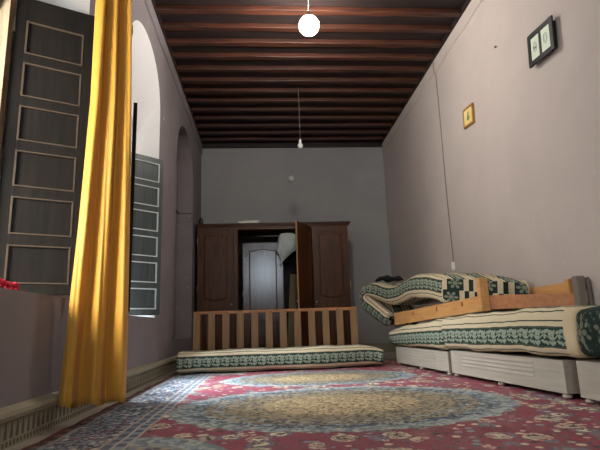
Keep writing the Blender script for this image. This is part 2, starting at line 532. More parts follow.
# windows with timber frames and panes
def window(name, o, out, mat):
    xo = XL - o[6]
    bm = bmesh.new()
    y0, y1 = out[0][0], out[-1][0]; z0 = out[0][1]
    cy, cz = (y0 + y1) / 2, 2.0
    def inset(pts, d):
        r = []
        for y, z in pts:
            if z > 2.2: 
                v = Vector((y - cy, z - 2.0)); L = v.length; v *= (L - d) / L; r.append((cy + v.x, 2.0 + v.y))
            else: r.append((y + (d if y < cy else -d), z + d if z <= z0 + .001 else z))
        return r
    a = out; b = inset(out, .06)
    for x0, x1 in ((xo + .004, xo + .05),):
        rings = [[bm.verts.new((x, y, z)) for y, z in p] for x, p in ((x0, a), (x1, a), (x1, b), (x0, b))]
        for r, s in zip(rings, rings[1:] + rings[:1]):
            for k in range(len(r)):
                j = (k + 1) % len(r); bm.faces.new((r[k], r[j], s[j], s[k]))
    top = 2.56
    box(bm, (xo + .01, cy - .03, z0 + .05), (xo + .045, cy + .03, top))
    box(bm, (xo + .01, y0 + .05, 1.60), (xo + .045, y1 - .05, 1.65))
    if name == 'window_2': box(bm, (-1.625, 2.815, .745), (-1.555, 2.872, 2.70))
    w = struct(mesh(name, bm, mat))
    bm = bmesh.new(); p = inset(out, .05)
    va = [bm.verts.new((xo + .022, y, z)) for y, z in p]; vb = [bm.verts.new((xo + .028, y, z)) for y, z in p]
    bm.faces.new(va); bm.faces.new(vb[::-1])
    for k in range(len(va)): bm.faces.new((va[k], va[(k + 1) % len(va)], vb[(k + 1) % len(va)], vb[k]))
    mesh('pane', bm, M['glass'], w)
    return w
for i in range(3): window('window_%d' % (i + 1), OPEN[i], outer[i], M['post'])

# ================================================================== CARPET
bm = bmesh.new()
nx, ny = 24, 60
g = [[bm.verts.new((-1.09 + 3.42 * i / nx, -1.6 + 8.6 * j / ny, .010 + .001 * math.sin(i * 1.7 + j * .9) + (.004 * math.sin(j * 2.3) if i < 4 else 0))) for j in range(ny + 1)] for i in range(nx + 1)]
for i in range(nx):
    for j in range(ny): bm.faces.new((g[i][j], g[i + 1][j], g[i + 1][j + 1], g[i][j + 1]))
ext = bmesh.ops.extrude_face_region(bm, geom=bm.faces[:])
for v in [e for e in ext['geom'] if isinstance(e, bmesh.types.BMVert)]: v.co.z = .0005
carpet = mesh('carpet', bm, M['carpet'], smooth=True)
tag(carpet, 'large red Persian-style carpet with oval medallions and blue-grey border covering the floor', 'carpet')

# ================================================================== SHUTTERS
def shutter(name, R, L, z0, z1, mat, edge, label, panels=6, t=.034, stile=.062, flat=False, tr=.062):
    """R = edge nearest the room (x, y), L = other edge"""
    d = Vector((R[0] - L[0], R[1] - L[1], 0)); w = d.length; h = z1 - z0
    root = empty(name, (L[0], L[1], z0), math.atan2(d.y, d.x))
    tag(root, label, 'shutter')
    bm = bmesh.new()
    box(bm, (0, 0, 0), (stile, t, h)); box(bm, (w - stile, 0, 0), (w, t, h))
    rail = .062; ph = (h - tr - rail * panels) / panels
    for i in range(panels + 1):
        zz = i * (ph + rail); box(bm, (stile, .001, zz), (w - stile, t - .001, h if i == panels else zz + rail))
    mesh('shutter_frame', bm, mat, root, bevel=.002)
    for i in range(panels):
        zz = rail + i * (ph + rail)
        bm = bmesh.new()
        box(bm, (stile, .012, zz), (w - stile, t - .008, zz + ph))
        x0, x1, a, b = stile + .028, w - stile - .028, zz + .028, zz + ph - .028
        # raised centre field with bevelled slope
        lo = [bm.verts.new(v) for v in ((x0, .0118, a), (x1, .0118, a), (x1, .0118, b), (x0, .0118, b))]
        e = .014
        hi = [bm.verts.new(v) for v in ((x0 + e, .004, a + e), (x1 - e, .004, a + e), (x1 - e, .004, b - e), (x0 + e, .004, b - e))]
        if flat:
            for q_ in lo + hi: bm.verts.remove(q_)
        else:
            for q in range(4): bm.faces.new((lo[q], lo[(q + 1) % 4], hi[(q + 1) % 4], hi[q]))
            bm.faces.new(hi)
        p = mesh('panel', bm, mat, root)
        bm = bmesh.new(); m_ = .009 if tr > .1 else .011
        X0, X1, A, B = stile, w - stile, zz, zz + ph
        for lo_, hi_ in (((X0, -.003, A), (X0 + m_, .012, B)), ((X1 - m_, -.003, A), (X1, .012, B)),
                         ((X0 + m_, -.003, A), (X1 - m_, .012, A + m_)), ((X0 + m_, -.003, B - m_), (X1 - m_, .012, B))):
            box(bm, lo_, hi_)
        mesh('moulding', bm, edge, p, bevel=.002)
    for zz in (h * .12, h * .86):
        bm = bmesh.new(); lathe(bm, [(.009, zz), (.009, zz + .09)], 10, Matrix.Translation((-.006, .0, 0))); mesh('hinge', bm, M['steel'], root)
    return root
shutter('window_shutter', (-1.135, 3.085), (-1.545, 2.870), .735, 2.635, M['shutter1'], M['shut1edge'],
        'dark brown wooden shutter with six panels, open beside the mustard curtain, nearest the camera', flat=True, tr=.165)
shutter('window_shutter', (-1.150, 5.452), (-1.450, 5.172), .675, 2.43, M['shutter2'], M['shut2edge'],
        'grey painted panelled shutter with pale mouldings, farther along the wall behind the curtain', stile=.046, flat=True)
# narrow black casement leaf standing open, seen nearly edge on
d = Vector((-.0, .0))
root = empty('window_casement', (-1.192, 4.35, .66), math.atan2(4.0 - 4.35, -1.092 + 1.192))
tag(root, 'narrow black casement leaf standing open edge-on between curtain and grey shutter', 'window leaf')
bm = bmesh.new(); W = .364; HH = 1.78
box(bm, (0, -.016, 0), (.05, .016, HH)); box(bm, (W - .05, -.016, 0), (W, .016, HH))
for zz in (0, .6, 1.2, HH - .05): box(bm, (.05, -.015, zz), (W - .05, .015, zz + .05))
mesh('casement_frame', bm, M['black'], root, bevel=.003)
bm = bmesh.new(); box(bm, (.045, -.003, .04), (W - .045, .003, HH - .04)); mesh('pane', bm, M['glass'], root)

# red woollen cord on the sill
bm = bmesh.new()
pts = []
for i in range(60):
    y = 2.16 + i * .0062; pts.append((-1.235 + .01 * math.sin(i * .9), y, .742 + .008 * math.cos(i * .9) + .035 * max(0, 1 - i / 42)))
tube(bm, pts, [.012 + .004 * math.sin(i * 1.6) for i in range(60)], 8)
tube(bm, [(p[0] - .03, p[1] - .01, .736) for p in pts[:40]], [.014 + .004 * math.sin(i * 1.3) for i in range(40)], 8)
tag(mesh('knitted_cord', bm, M['red'], smooth=True), 'red knitted cord lying on the near window sill below the brown shutter', 'cord')

# ================================================================== CURTAIN
def curtain():
    bm = bmesh.new(); nu, nv = 110, 60
    z0, z1 = .10, 3.10
    rows = []
    for j in range(nv + 1):
        t = j / nv; z = z0 + (z1 - z0) * t
        # left and right edge, narrower towards the heading
        s = t ** 1.5
        L = Vector((-1.165 + .075 * min(1, t * 1.6), 2.97)); Rr = Vector((-.845 - .09 * s, 3.13))
        if t < .35: L.x -= .012 * (1 - t / .35)
        row = []
        dirv = (Rr - L); nrm = Vector((dirv.y, -dirv.x)).normalized()
        amp = .050 * (1 - .45 * t)
        for i in range(nu + 1):
            u = i / nu
            ph = u * 2 * PI * 2.55 + .5 * math.sin(t * 3.0 + 1) - .6
            f = math.sin(ph) + .20 * math.sin(2 * ph + 1.1 + t * 2) + .10 * math.sin(ph * 2.7 + t * 7) + .05 * math.sin(u * 40 + t * 9) * t
            sway = .012 * math.sin(ph + 1.5 + t * 2)
            p = L + dirv * (u + sway) + nrm * amp * f
            row.append(bm.verts.new((p.x, p.y, z + (.012 * math.sin(ph * 1.0 + .8) if j == 0 else 0))))
        rows.append(row)
    for a, b in zip(rows, rows[1:]):
        for i in range(nu): bm.faces.new((a[i], a[i + 1], b[i + 1], b[i]))
    o = mesh('curtain', bm, M['curtain'], smooth=True)
    sd = o.modifiers.new('thick', 'SOLIDIFY'); sd.thickness = .004
    return tag(o, 'long mustard yellow satin curtain gathered in deep folds beside the brown shutter', 'curtain')
curtain()
root = empty('curtain_rod', (-1.03, 1.3, 3.13)); tag(root, 'dark metal curtain rod above the near window carrying the mustard curtain', 'curtain rod')
bm = bmesh.new(); tube(bm, [(0, 0, 0), (0, 2.15, 0)], .013, 12); mesh('rod', bm, M['black'], root, smooth=True)
for y in (.1, 2.05):
    bm = bmesh.new(); tube(bm, [(0, y, -.015), (-.09, y, -.03), (-.18, y, -.03)], .008, 8); mesh('bracket', bm, M['black'], root, smooth=True)
bm = bmesh.new()
tube(bm, [(-1.212, 4.12, 3.13), (-1.19, 4.11, 3.13), (-1.175, 4.09, 3.17), (-1.175, 4.08, 3.23), (-1.19, 4.09, 3.26)], [.014, .012, .012, .011, .006], 8)
lathe(bm, [(.028, 0), (.028, .006)], 12, Matrix.Translation((-1.21, 4.12, 3.13)) @ Matrix.Rotation(PI / 2, 4, 'Y'))
tag(mesh('wall_hook', bm, M['black'], smooth=True), 'small dark iron hook on the left wall just beside the curtain top', 'hook')

# ================================================================== MATTRESSES
def loft(name, stations, mats, label, cat='mattress', group=None, r=.05, vshift=0., bulge=.012, seed=0, ridge=0, nearband=False, unit_end=False):
    """stations: (front-centre point F, width vector S towards the back, thickness T), near end first"""
    rnd = random.Random(seed)
    F = [Vector(s[0]) for s in stations]; S = [Vector(s[1]) for s in stations]; T = [s[2] for s in stations]
    # Catmull-Rom resample
    def cr(a, b, c, d, t): return .5 * ((2 * b) + (c - a) * t + (2 * a - 5 * b + 4 * c - d) * t * t + (-a + 3 * b - 3 * c + d) * t ** 3)
    n = len(F); fs, ss, ts = [], [], []
    for i in range(n - 1):
        m = 12
        for k in range(m + (1 if i == n - 2 else 0)):
            t = k / m; ii = [max(i - 1, 0), i, i + 1, min(i + 2, n - 1)]
            fs.append(cr(*[F[q] for q in ii], t)); ss.append(cr(*[S[q] for q in ii], t)); ts.append(cr(*[T[q] for q in ii], t))
    # end rounding: extra shrunken stations
    tan0 = (fs[1] - fs[0]).normalized(); tan1 = (fs[-1] - fs[-2]).normalized()
    secs = []
    L = 0; us = [0]
    for a, b in zip(fs, fs[1:]): L += (b - a).length; us.append(L)
    for i in range(len(fs)):
        t = (fs[min(i + 1, len(fs) - 1)] - fs[max(i - 1, 0)]).normalized()
        up = ss[i].cross(t).normalized()
        secs.append((fs[i], ss[i], up, ts[i], us[i], 0.))
    rr = min(.03, r * .7)
    def ends(sec, tan, du):
        out = []
        for a in (30, 60, 85):
            a = math.radians(a); ins = rr * (1 - math.cos(a)); off = rr * math.sin(a)
            f, s, u, T_, uu, _ = sec
            out.append((f + tan * off * 1.0 + s.normalized() * ins, s - s.normalized() * 2 * ins, u, T_ - 2 * ins, uu + du * off, 0.))
        return out
    secs = ends(secs[0], -tan0, -1)[::-1] + secs + ends(secs[-1], tan1, 1)
    bm = bmesh.new(); uvl = bm.loops.layers.uv.new('UVMap')
    ph = [rnd.uniform(0, 6.28) for _ in range(6)]
    rings = []
    for (f, s, u, T_, uu, _) in secs:
        W = s.length; sn = s.normalized(); ring = []
        rc = min(r, T_ * .45, W * .45)
        # perimeter: v=0 front centre, going up
        pts = []
        def arc(cx, cz, a0, a1):
            for k in range(6):
                a = math.radians(a0 + (a1 - a0) * k / 5); pts.append((cx + rc * math.cos(a), cz + rc * math.sin(a)))
        pts.append((0, 0)); pts.append((0, (T_ / 2 - rc) * .5))
        arc(rc, T_ / 2 - rc, 180, 90)
        for k in range(1, 12): pts.append((rc + (W - 2 * rc) * k / 12, T_ / 2))
        arc(W - rc, T_ / 2 - rc, 90, 0)
        pts.append((W, 0))
        arc(W - rc, -T_ / 2 + rc, 0, -90)
        for k in range(1, 6): pts.append((W - rc - (W - 2 * rc) * k / 6, -T_ / 2))
        arc(rc, -T_ / 2 + rc, -90, -180)
        pts.append((0, -(T_ / 2 - rc) * .5))
        P = 0; prev = None
        half = len(pts)
        vals = [0]
        for a, b in zip(pts, pts[1:] + pts[:1]): vals.append(vals[-1] + math.hypot(b[0] - a[0], b[1] - a[1]))
        tot = vals[-1]
        for i, (a, b) in enumerate(pts):
            q = bulge * (math.sin(uu * 7 + ph[0]) * .5 + math.sin(uu * 15 + ph[1] + vals[i] * 6) * .35 + math.sin(uu * 31 + ph[2] - vals[i] * 9) * .2)
            nx_, nz_ = (a - W / 2) / (W / 2), b / (T_ / 2)
            wx = abs(nx_) ** 6; wz = abs(nz_) ** 3
            pf = bulge * 1.2 * (1 - min(1, abs(nz_)) ** 2) * wx
            co = f + sn * (a + (q + pf) * (1 if nx_ > 0 else -1) * wx) + u * (b + q * (1 if nz_ > 0 else -1) * wz)
            ring.append(bm.verts.new(co))
        rings.append((ring, vals, uu, tot))
    m = len(rings[0][0])
    for ri, (A, B) in enumerate(zip(rings, rings[1:])):
        for k in range(m):
            j = (k + 1) % m
            fc = bm.faces.new((A[0][k], A[0][j], B[0][j], B[0][k])); fc.smooth = True
            if nearband and A[2] < nearband: fc.material_index = 2
            def V(R, idx):
                v = R[1][idx]
                # below the front face count negative so the pattern is continuous around the front
                return v + vshift if k < m * .80 else v - R[3] + vshift
            uvs = [(A[2], V(A, k)), (A[2], V(A, k + 1)), (B[2], V(B, k + 1)), (B[2], V(B, k))]
            for lp, q in zip(fc.loops, uvs): lp[uvl].uv = q
    for ring, sec in ((rings[0], secs[0]), (rings[-1], secs[-1])):
        fc = bm.faces.new(ring[0]); fc.material_index = 1
        for lp in fc.loops:
            d = lp.vert.co - sec[0]; lp[uvl].uv = (d.dot(sec[1].normalized()), d.dot(sec[2]))
    bmesh.ops.recalc_face_normals(bm, faces=bm.faces)
    me = bpy.data.meshes.new(name); bm.to_mesh(me); bm.free()
    for mt in mats: me.materials.append(mt)
    o = link(bpy.data.objects.new(name, me))
    return tag(o, label, cat, group)

# ---- white-grey painted bench boxes along the right wall
def base_box(x, y, rz, Lg, label, h=.262, W=.54):
    root = empty('bench_box', (x, y, 0), rz)          # origin near front corner, +y to the far end
    tag(root, label, 'sofa base')
    f = .042
    bm = bmesh.new(); box(bm, (0, 0, f), (.022, Lg, h))
    mesh('front_panel', bm, M['greybox'], root, bevel=.003)
    # louvred centre relief
    for i in range(4):
        bm = bmesh.new(); z = f + .075 + i * .030
        y0, y1 = Lg * .20, Lg * .86
        v = [bm.verts.new(c) for c in ((0, y0, z), (-.006, y0, z + .003), (0, y0, z + .022), (0, y1, z), (-.006, y1, z + .003), (0, y1, z + .022))]
        for q in ((0, 1, 2), (3, 5, 4), (0, 3, 4, 1), (1, 4, 5, 2), (0, 2, 5, 3)): bm.faces.new([v[k] for k in q])
        mesh('louvre', bm, M['greybox'], root)
    for yy in (0, Lg - .022):
        bm = bmesh.new(); box(bm, (.022, yy, f), (W - .022, yy + .022, h)); mesh('end_panel', bm, M['greybox'], root, bevel=.002)
    bm = bmesh.new(); box(bm, (W - .022, 0, f), (W, Lg, h)); mesh('back_panel', bm, M['greybox'], root)
    bm = bmesh.new(); box(bm, (.022, .022, h - .02), (W - .022, Lg - .022, h - .004)); mesh('deck', bm, M['greybox'], root)
    for (fx, fy) in ((.03, .04), (.03, Lg / 2), (.03, Lg - .04), (W - .03, .04), (W - .03, Lg - .04)):
        bm = bmesh.new(); lathe(bm, [(.020, 0.0), (.028, .008), (.028, .018), (.018, .028)], 14, Matrix.Translation((fx, fy, .0128)))
        for v in bm.verts: v.co.z = min(v.co.z, f)
        mesh('foot', bm, M['greybox'], root, smooth=True)
    return root
A0 = .085
base_box(1.688, 4.655, A0, 1.43, 'grey painted bench box with round feet, farthest from the camera of three', h=.226)
base_box(1.826, 3.035, A0, 1.56, 'grey painted louvred bench box with the full front showing, middle of three', h=.243)
base_box(1.832, 1.47, 0, 1.44, 'grey painted louvred bench box nearest the camera, cut by the right picture edge', h=.250)

S0 = (.545, .046, 0)
def F_(y, zb, zt, dx=0): return ((1.81 + (3.04 - y) * .087 + dx, y, (zb + zt) / 2), S0, zt - zb)
# NB x grows towards the camera
loft('sofa_mattress', [F_(4.725, .250, .525), F_(5.1, .248, .51), F_(5.5, .246, .485), F_(5.9, .243, .455), F_(6.22, .240, .425)],
     [M['brocadeF'], M['flower']], 'green and cream striped mattress on the farthest grey base box, under the pine rail', group=None, vshift=.03, seed=1)
loft('sofa_mattress', [F_(2.885, .266, .560), F_(3.4, .268, .575), F_(3.9, .262, .560), F_(4.3, .260, .555), F_(4.655, .259, .545)],
     [M['brocade'], M['flower'], M['piping']], 'long green and cream floral striped mattress on the middle grey base box', vshift=.032, seed=2, nearband=.055)
loft('sofa_mattress', [((1.815, 1.5, .422), (.545, 0, 0), .305), ((1.815, 2.2, .422), (.545, 0, 0), .305), ((1.815, 2.815, .415), (.545, 0, 0), .290)],
     [M['flower'], M['flower']], 'dark green mattress with large pale flowers on the nearest base box at right edge', seed=3)
# ---- rumpled mattress thrown over the pine frame, far end folded under
def Q(x, y, z, sx, sy, sz, T): return ((x, y, z), (sx, sy, sz), T)
loft('folded_mattress', [
    Q(1.720, 4.84, .832, .57, -.66, -.13, .280),
    Q(1.700, 5.02, .868, .54, -.36, -.06, .270),
    Q(1.678, 5.22, .893, .55, -.08, -.02, .262),
    Q(1.640, 5.61, .905, .56, .03, 0, .222),
    Q(1.606, 5.98, .862, .56, .05, 0, .222),
    Q(1.560, 6.30, .862, .56, .10, 0, .232),
    Q(1.450, 6.52, .935, .54, .20, 0, .220),
    Q(1.350, 6.66, .955, .52, .28, 0, .175),
    Q(1.300, 6.72, .885, .52, .28, 0, .170),
    Q(1.325, 6.69, .800, .52, .26, 0, .190),
    Q(1.430, 6.57, .680, .52, .22, 0, .205),
    Q(1.530, 6.42, .560, .50, .16, 0, .190)],
    [M['brocadeF'], M['patch']], 'rumpled green and cream striped mattress thrown over the pine frame, far end folded down', vshift=-.025, seed=5, bulge=.010)
# ---- thin mattress on the floor in front of the slatted frame
tt = []
for i, x in enumerate([-1.0, -.7, -.3, .1, .5, .9, 1.2, 1.345]):
    tt.append(((x, 5.83 + .03 * math.sin(i * 1.3) + .06 * (i / 7) , .143 - (.02 if i == 7 else 0)), (-.02, .54, 0), [.235, .23, .235, .23, .235, .235, .225, .17][i]))
tt = [(f, s, T) for f, s, T in tt][::-1]
loft('floor_mattress', tt, [M['brocadeF'], M['piping']], 'thin green and cream striped mattress lying on the carpet before the slatted frame', vshift=-.0, seed=9, bulge=.008)

# ================================================================== SLATTED FRAME
root = empty('slatted_frame', (-.935, 6.44, .0)); tag(root, 'pale wooden slatted bed frame standing on its side before the wardrobe', 'bed frame')
W = 2.11; HT = .735
for i in range(12):
    x = (W - .088) * i / 11
    bm = bmesh.new(); box(bm, (x, 0, .04), (x + .088, .018, HT - .012)); mesh('slat', bm, M['pineZ'], root, bevel=.002)
for z0, z1, nm in ((HT - .035, HT, 'top_rail'), (0.0175, .06, 'bottom_rail')):
    bm = bmesh.new(); box(bm, (-.005, .018, z0), (W + .005, .25, z1)); mesh(nm, bm, M['pineX'], root, bevel=.003)
for x in (-.005, W - .015):
    bm = bmesh.new(); box(bm, (x, .0185, .06), (x + .02, .25, HT - .035)); mesh('end_board', bm, M['pineZ'], root, bevel=.002)

# ================================================================== PINE FRAME ON THE MATTRESSES
root = empty('pine_bed_frame', (0, 0, 0)); tag(root, 'orange pine bed frame lying tilted on the striped mattresses against the right wall', 'bed frame')
def prism(bm, a, b, za, zb, t):
    """plank from a to b (x, y); za/zb = (bottom, top); thickness t to the left of a->b"""
    d = Vector((b[0] - a[0], b[1] - a[1])).normalized(); nrm = Vector((-d.y, d.x)) * t
    v = []
    for p, (z0, z1) in ((a, za), (b, zb)):
        for o in (Vector((0, 0)), nrm):
            for z in (z0, z1): v.append(bm.verts.new((p[0] + o.x, p[1] + o.y, z)))
    for q in ((0, 1, 3, 2), (4, 6, 7, 5), (0, 4, 5, 1), (2, 3, 7, 6), (0, 2, 6, 4), (1, 5, 7, 3)): bm.faces.new([v[k] for k in q])
bm = bmesh.new(); prism(bm, (1.625, 6.28), (1.812, 4.15), (.482, .632), (.578, .708), .03); mesh('side_rail', bm, M['pine'], root, bevel=.003)
for t in (.30, .60, .86):
    y = 6.28 - 2.13 * t; x = 1.625 + .187 * t; zt = .632 + .076 * t
    bm = bmesh.new(); box(bm, (x - .008, y - .028, zt - .062), (x + .001, y - .004, zt - .022)); mesh('slat_notch', bm, M['pineX'], root)
bm = bmesh.new(); box(bm, (1.812, 4.085, .578), (1.892, 4.15, .862)); mesh('post', bm, M['pine'], root, bevel=.008)
bm = bmesh.new(); prism(bm, (1.885, 4.10), (2.275, 3.52), (.592, .712), (.588, .680), .028); mesh('end_board', bm, M['pineX'], root, bevel=.003)
bm = bmesh.new(); prism(bm, (2.345, 4.85), (2.325, 3.60), (.60, .775), (.60, .770), .025); mesh('wall_rail', bm, M['pine'], root, bevel=.003)
bm = bmesh.new(); box(bm, (2.265, 3.555, .57), (2.335, 3.60, .790)); mesh('corner_block', bm, M['pine'], root, bevel=.004)
bm = bmesh.new(); box(bm, (2.255, 3.43, .578), (2.318, 3.50, .800)); box(bm, (2.318, 3.44, .60), (2.335, 3.49, .70)); box(bm, (2.335, 3.44, .578), (2.362, 3.50, .790))
tag(mesh('grey_post', bm, M['greypost'], bevel=.010), 'short grey painted post with rounded top standing at the wall end of pine frame', 'post')

# black bag thrown on the rumpled mattress
bm = bmesh.new(); n = 26
rings = []
for i in range(n + 1):
    t = i / n; x = 1.50 + .40 * t; r = .050 * (math.sin(PI * min(1, t * 1.0)) ** .6 + .05) * (1 + .25 * math.sin(t * 17))
    zc = 1.068 + .035 * math.sin(t * PI) + .012 * math.sin(t * 9)
    rings.append([bm.verts.new((x, 6.72 - .04 * t + r * 1.6 * math.cos(a), zc + r * .75 * math.sin(a) * (1 + .2 * math.sin(3 * a + t * 8)) + .018)) for a in [2 * PI * k / 14 for k in range(14)]])
for a, b in zip(rings, rings[1:]):
    for k in range(14): bm.faces.new((a[k], a[(k + 1) % 14], b[(k + 1) % 14], b[k]))
bm.faces.new(rings[0][::-1]); bm.faces.new(rings[-1])
tag(mesh('black_bag', bm, M['bag'], smooth=True), 'limp black cloth bag lying on top of the rumpled striped mattress', 'bag')

# ================================================================== WARDROBE
WX0, WX1, WY0, WY1, WZ = -1.15, 1.43, 8.30, 8.86, 2.27
root = empty('wardrobe', (0, 0, 0)); tag(root, 'large dark brown wooden wardrobe with open middle section against the back wall', 'wardrobe')
def part(name, lo, hi, mat=None, par=None, bevel=.003):
    bm = bmesh.new(); box(bm, lo, hi); return mesh(name, bm, mat or M['ward'], par or root, bevel=bevel)
part('side_panel', (WX0, WY0, .0), (WX0 + .03, WY1, WZ - .06)); part('side_panel', (WX1 - .03, WY0, 0), (WX1, WY1, WZ - .06))
part('back_panel', (WX0 + .03, WY1 - .02, .06), (WX1 - .03, WY1, WZ - .06), M['wardin'])
part('bottom_board', (WX0 + .03, WY0 + .01, .06), (WX1 - .03, WY1 - .02, .09))
part('plinth', (WX0 + .03, WY0 + .02, 0), (WX1 - .03, WY0 + .045, .06))
part('divider', (-.535, WY0, .09), (-.470, WY1 - .02, WZ - .10)); part('divider', (.755, WY0, .09), (.800, WY1 - .02, WZ - .10))
part('top_board', (WX0 + .03, WY0, WZ - .10), (WX1 - .03, WY1 - .02, WZ - .06), M['wardX'])
bm = bmesh.new()      # stepped cornice
for e, z0, z1 in ((.0, WZ - .075, WZ - .05), (.02, WZ - .05, WZ - .03), (.045, WZ - .03, WZ - .008), (.055, WZ - .008, WZ)):
    box(bm, (WX0 - e * .6, WY0 - e - .012, z0), (WX1 + e, WY1, z1))
mesh('cornice', bm, M['wardX'], root, bevel=.004)

def door(x0, w, z0, h, par, mat, hand=1, name='door', rot=None, pos=None, split=.36, knob=True):
    """panelled leaf in local coords: x 0..w, front at y=0"""
    st = .075; t = .024
    d = empty(name, pos or (x0, WY0 - t - .002, z0), rot or 0)
    zs = h * split
    bm = bmesh.new()
    box(bm, (0, 0, 0), (st, t, h)); box(bm, (w - st, 0, 0), (w, t, h))
    box(bm, (st, .001, 0), (w - st, t - .001, st)); box(bm, (st, .001, zs), (w - st, t - .001, zs + st)); box(bm, (st, .001, h - st), (w - st, t - .001, h))
    # curved rail pieces (cyma bottom and top of the upper panel)
    n = 16
    for base, sgn, amp in ((zs + st, 1, .035), (h - st, -1, .030), (zs, -1, .02)):
        lo, hi = [], []
        for i in range(n + 1):
            u = i / n; x = st + (w - 2 * st) * u
            c = amp * (.5 + .5 * math.cos(2 * PI * u)) ** 1.0
            lo.append((x, base)); hi.append((x, base + sgn * (c + .002)))
        for i in range(n):
            vs = [bm.verts.new((q[0], yy, q[1])) for yy in (.001, t - .001) for q in (lo[i], lo[i + 1], hi[i + 1], hi[i])]
            for q in ((0, 1, 2, 3), (4, 7, 6, 5), (3, 2, 6, 7)): bm.faces.new([vs[k] for k in q])
    fr = mesh('door_leaf', bm, mat, None, bevel=.003)
    # raised panels with curved ends
    for a, b, ca, cb in ((zs + st, h - st, .035, -.03), (st, zs, 0, -.02)):
        bm = bmesh.new(); box(bm, (st, .012, a), (w - st, t - .006, b))
        loops = []
        for ins, yy in ((.035, .0119), (.052, .003), (.052, .003)):
            pts = []
            xa, xb = st + ins, w - st - ins
            for i in range(n + 1):
                u = i / n; pts.append((xa + (xb - xa) * u, a + ins + ca * (.5 + .5 * math.cos(2 * PI * u))))
            for i in range(n + 1):
                u = 1 - i / n; pts.append((xa + (xb - xa) * u, b - ins + cb * (.5 + .5 * math.cos(2 * PI * u))))
            loops.append([bm.verts.new((p[0], yy, p[1])) for p in pts])
        m_ = len(loops[0])
        for k in range(m_): bm.faces.new((loops[0][k], loops[0][(k + 1) % m_], loops[1][(k + 1) % m_], loops[1][k]))
        bm.faces.new(loops[1])
        for v in loops[2]: bm.verts.remove(v)
        mesh('door_panel', bm, mat, fr)
    if knob:
        bm = bmesh.new(); kx = .035 if hand < 0 else w - .035
        lathe(bm, [(.006, 0), (.006, .015), (.014, .022), (.015, .03), (.008, .036)], 12, Matrix.Translation((kx, 0, zs + .05)) @ Matrix.Rotation(PI / 2, 4, 'X'))
        mesh('knob', bm, M['steel'], fr, smooth=True)
    for zz in (.18, h * .5, h - .26):
        bm = bmesh.new(); hx = w + .002 if hand < 0 else -.002
        lathe(bm, [(.007, zz), (.007, zz + .09)], 8, Matrix.Translation((hx, -.003, 0))); mesh('hinge', bm, M['brass'], fr)
    # the leaf carries the transform itself
    fr.name = name; fr.location = d.location; fr.rotation_euler = d.rotation_euler
    bpy.data.objects.remove(d); fr.parent = par
    return fr
DH = WZ - .06 - .10 - .02
door(WX0 + .005, .605, .10, DH, root, M['ward'], 1)
door(.805, .620, .10, DH, root, M['ward'], -1)
ang = math.atan2(-(8.30 - 7.77), .475 - .765)            # free edge swings out towards the room
dr = door(0, .58, .10, DH, root, M['ward'], 1, pos=(.775, 8.285, .10), rot=ang + 0)
bm = bmesh.new(); box(bm, (.58, -.001, 0), (.590, .025, DH)); mesh('edge_strip', bm, M['edge'], dr)
bm = bmesh.new(); tube(bm, [(-.47, 8.58, 2.10), (.755, 8.58, 2.10)], .012, 10); mesh('hanging_rail', bm, M['steel'], root, smooth=True)
# loose door leaf leaning inside
lf = door(0, .70, 0, 1.885, None, M['gloss'], 1, name='loose_door', pos=(-.40, 8.545, .092), rot=0, split=.30, knob=False)
lf.rotation_euler = (math.radians(-.2), 0, 0)
tag(lf, 'glossy dark panelled door leaf leaning inside the open wardrobe, shining with window light', 'door leaf')
# cardboard strip
bm = bmesh.new(); Mx = Matrix.Translation((.40, 8.50, .095)) @ Matrix.Rotation(math.radians(4), 4, 'Y')
box(bm, (-.07, 0, 0), (.06, .012, 1.31), Mx); tag(mesh('cardboard_sheet', bm, M['card']), 'narrow dull brown cardboard sheet leaning inside the open wardrobe beside the loose door', 'cardboard')
# bunched cloth
bm = bmesh.new(); nu, nv = 40, 40; rows = []
for j in range(nv + 1):
    t = j / nv; row = []
    for i in range(nu):
        a = 2 * PI * i / nu
        wd = .175 * (math.sin(PI * min(1, .12 + t * .95)) ** .55) * (1 if t < .5 else max(.22, 1 - (t - .5) * 2.2))
        cx = .385 - max(0, t - .45) * .26
        fold = 1 + .10 * math.sin(a * 3 + t * 5) + .10 * math.sin(a * 7 + t * 6 + math.sin(t * 9)) + .06 * math.sin(a * 13 - t * 11)
        row.append(bm.verts.new((cx + wd * fold * math.cos(a), 8.44 + wd * .42 * fold * math.sin(a), 2.115 - t * (.56 + .03 * math.sin(a * 2)))))
    rows.append(row)
for a, b in zip(rows, rows[1:]):
    for i in range(nu): bm.faces.new((a[i], a[(i + 1) % nu], b[(i + 1) % nu], b[i]))
bm.faces.new(rows[0][::-1]); bm.faces.new(rows[-1])
tag(mesh('bunched_cloth', bm, M['cloth'], smooth=True), 'bunched greyish white cloth hanging in the open wardrobe', 'cloth')
# items on top
bm = bmesh.new()
box(bm, (-.43, 8.245, WZ + .001), (-.10, 8.45, WZ + .020), Matrix.Rotation(.0, 4, 'Z')); box(bm, (-.46, 8.25, WZ + .020), (-.13, 8.46, WZ + .034)); box(bm, (-.38, 8.25, WZ + .034), (-.07, 8.45, WZ + .046))
tag(mesh('paper_stack', bm, M['paper'], bevel=.002), 'flat stack of white papers on top of the wardrobe', 'papers')
bm = bmesh.new(); lathe(bm, [(.030, 0), (.034, .02), (.034, .06), (.022, .075), (.016, .080), (.016, .095), (.004, .098)], 16, Matrix.Translation((-1.09, 8.285, WZ + .001)) @ Matrix.Scale(1.15, 4))
tag(mesh('black_jar', bm, M['black'], smooth=True), 'small black jar standing at the left end of the wardrobe top', 'jar')

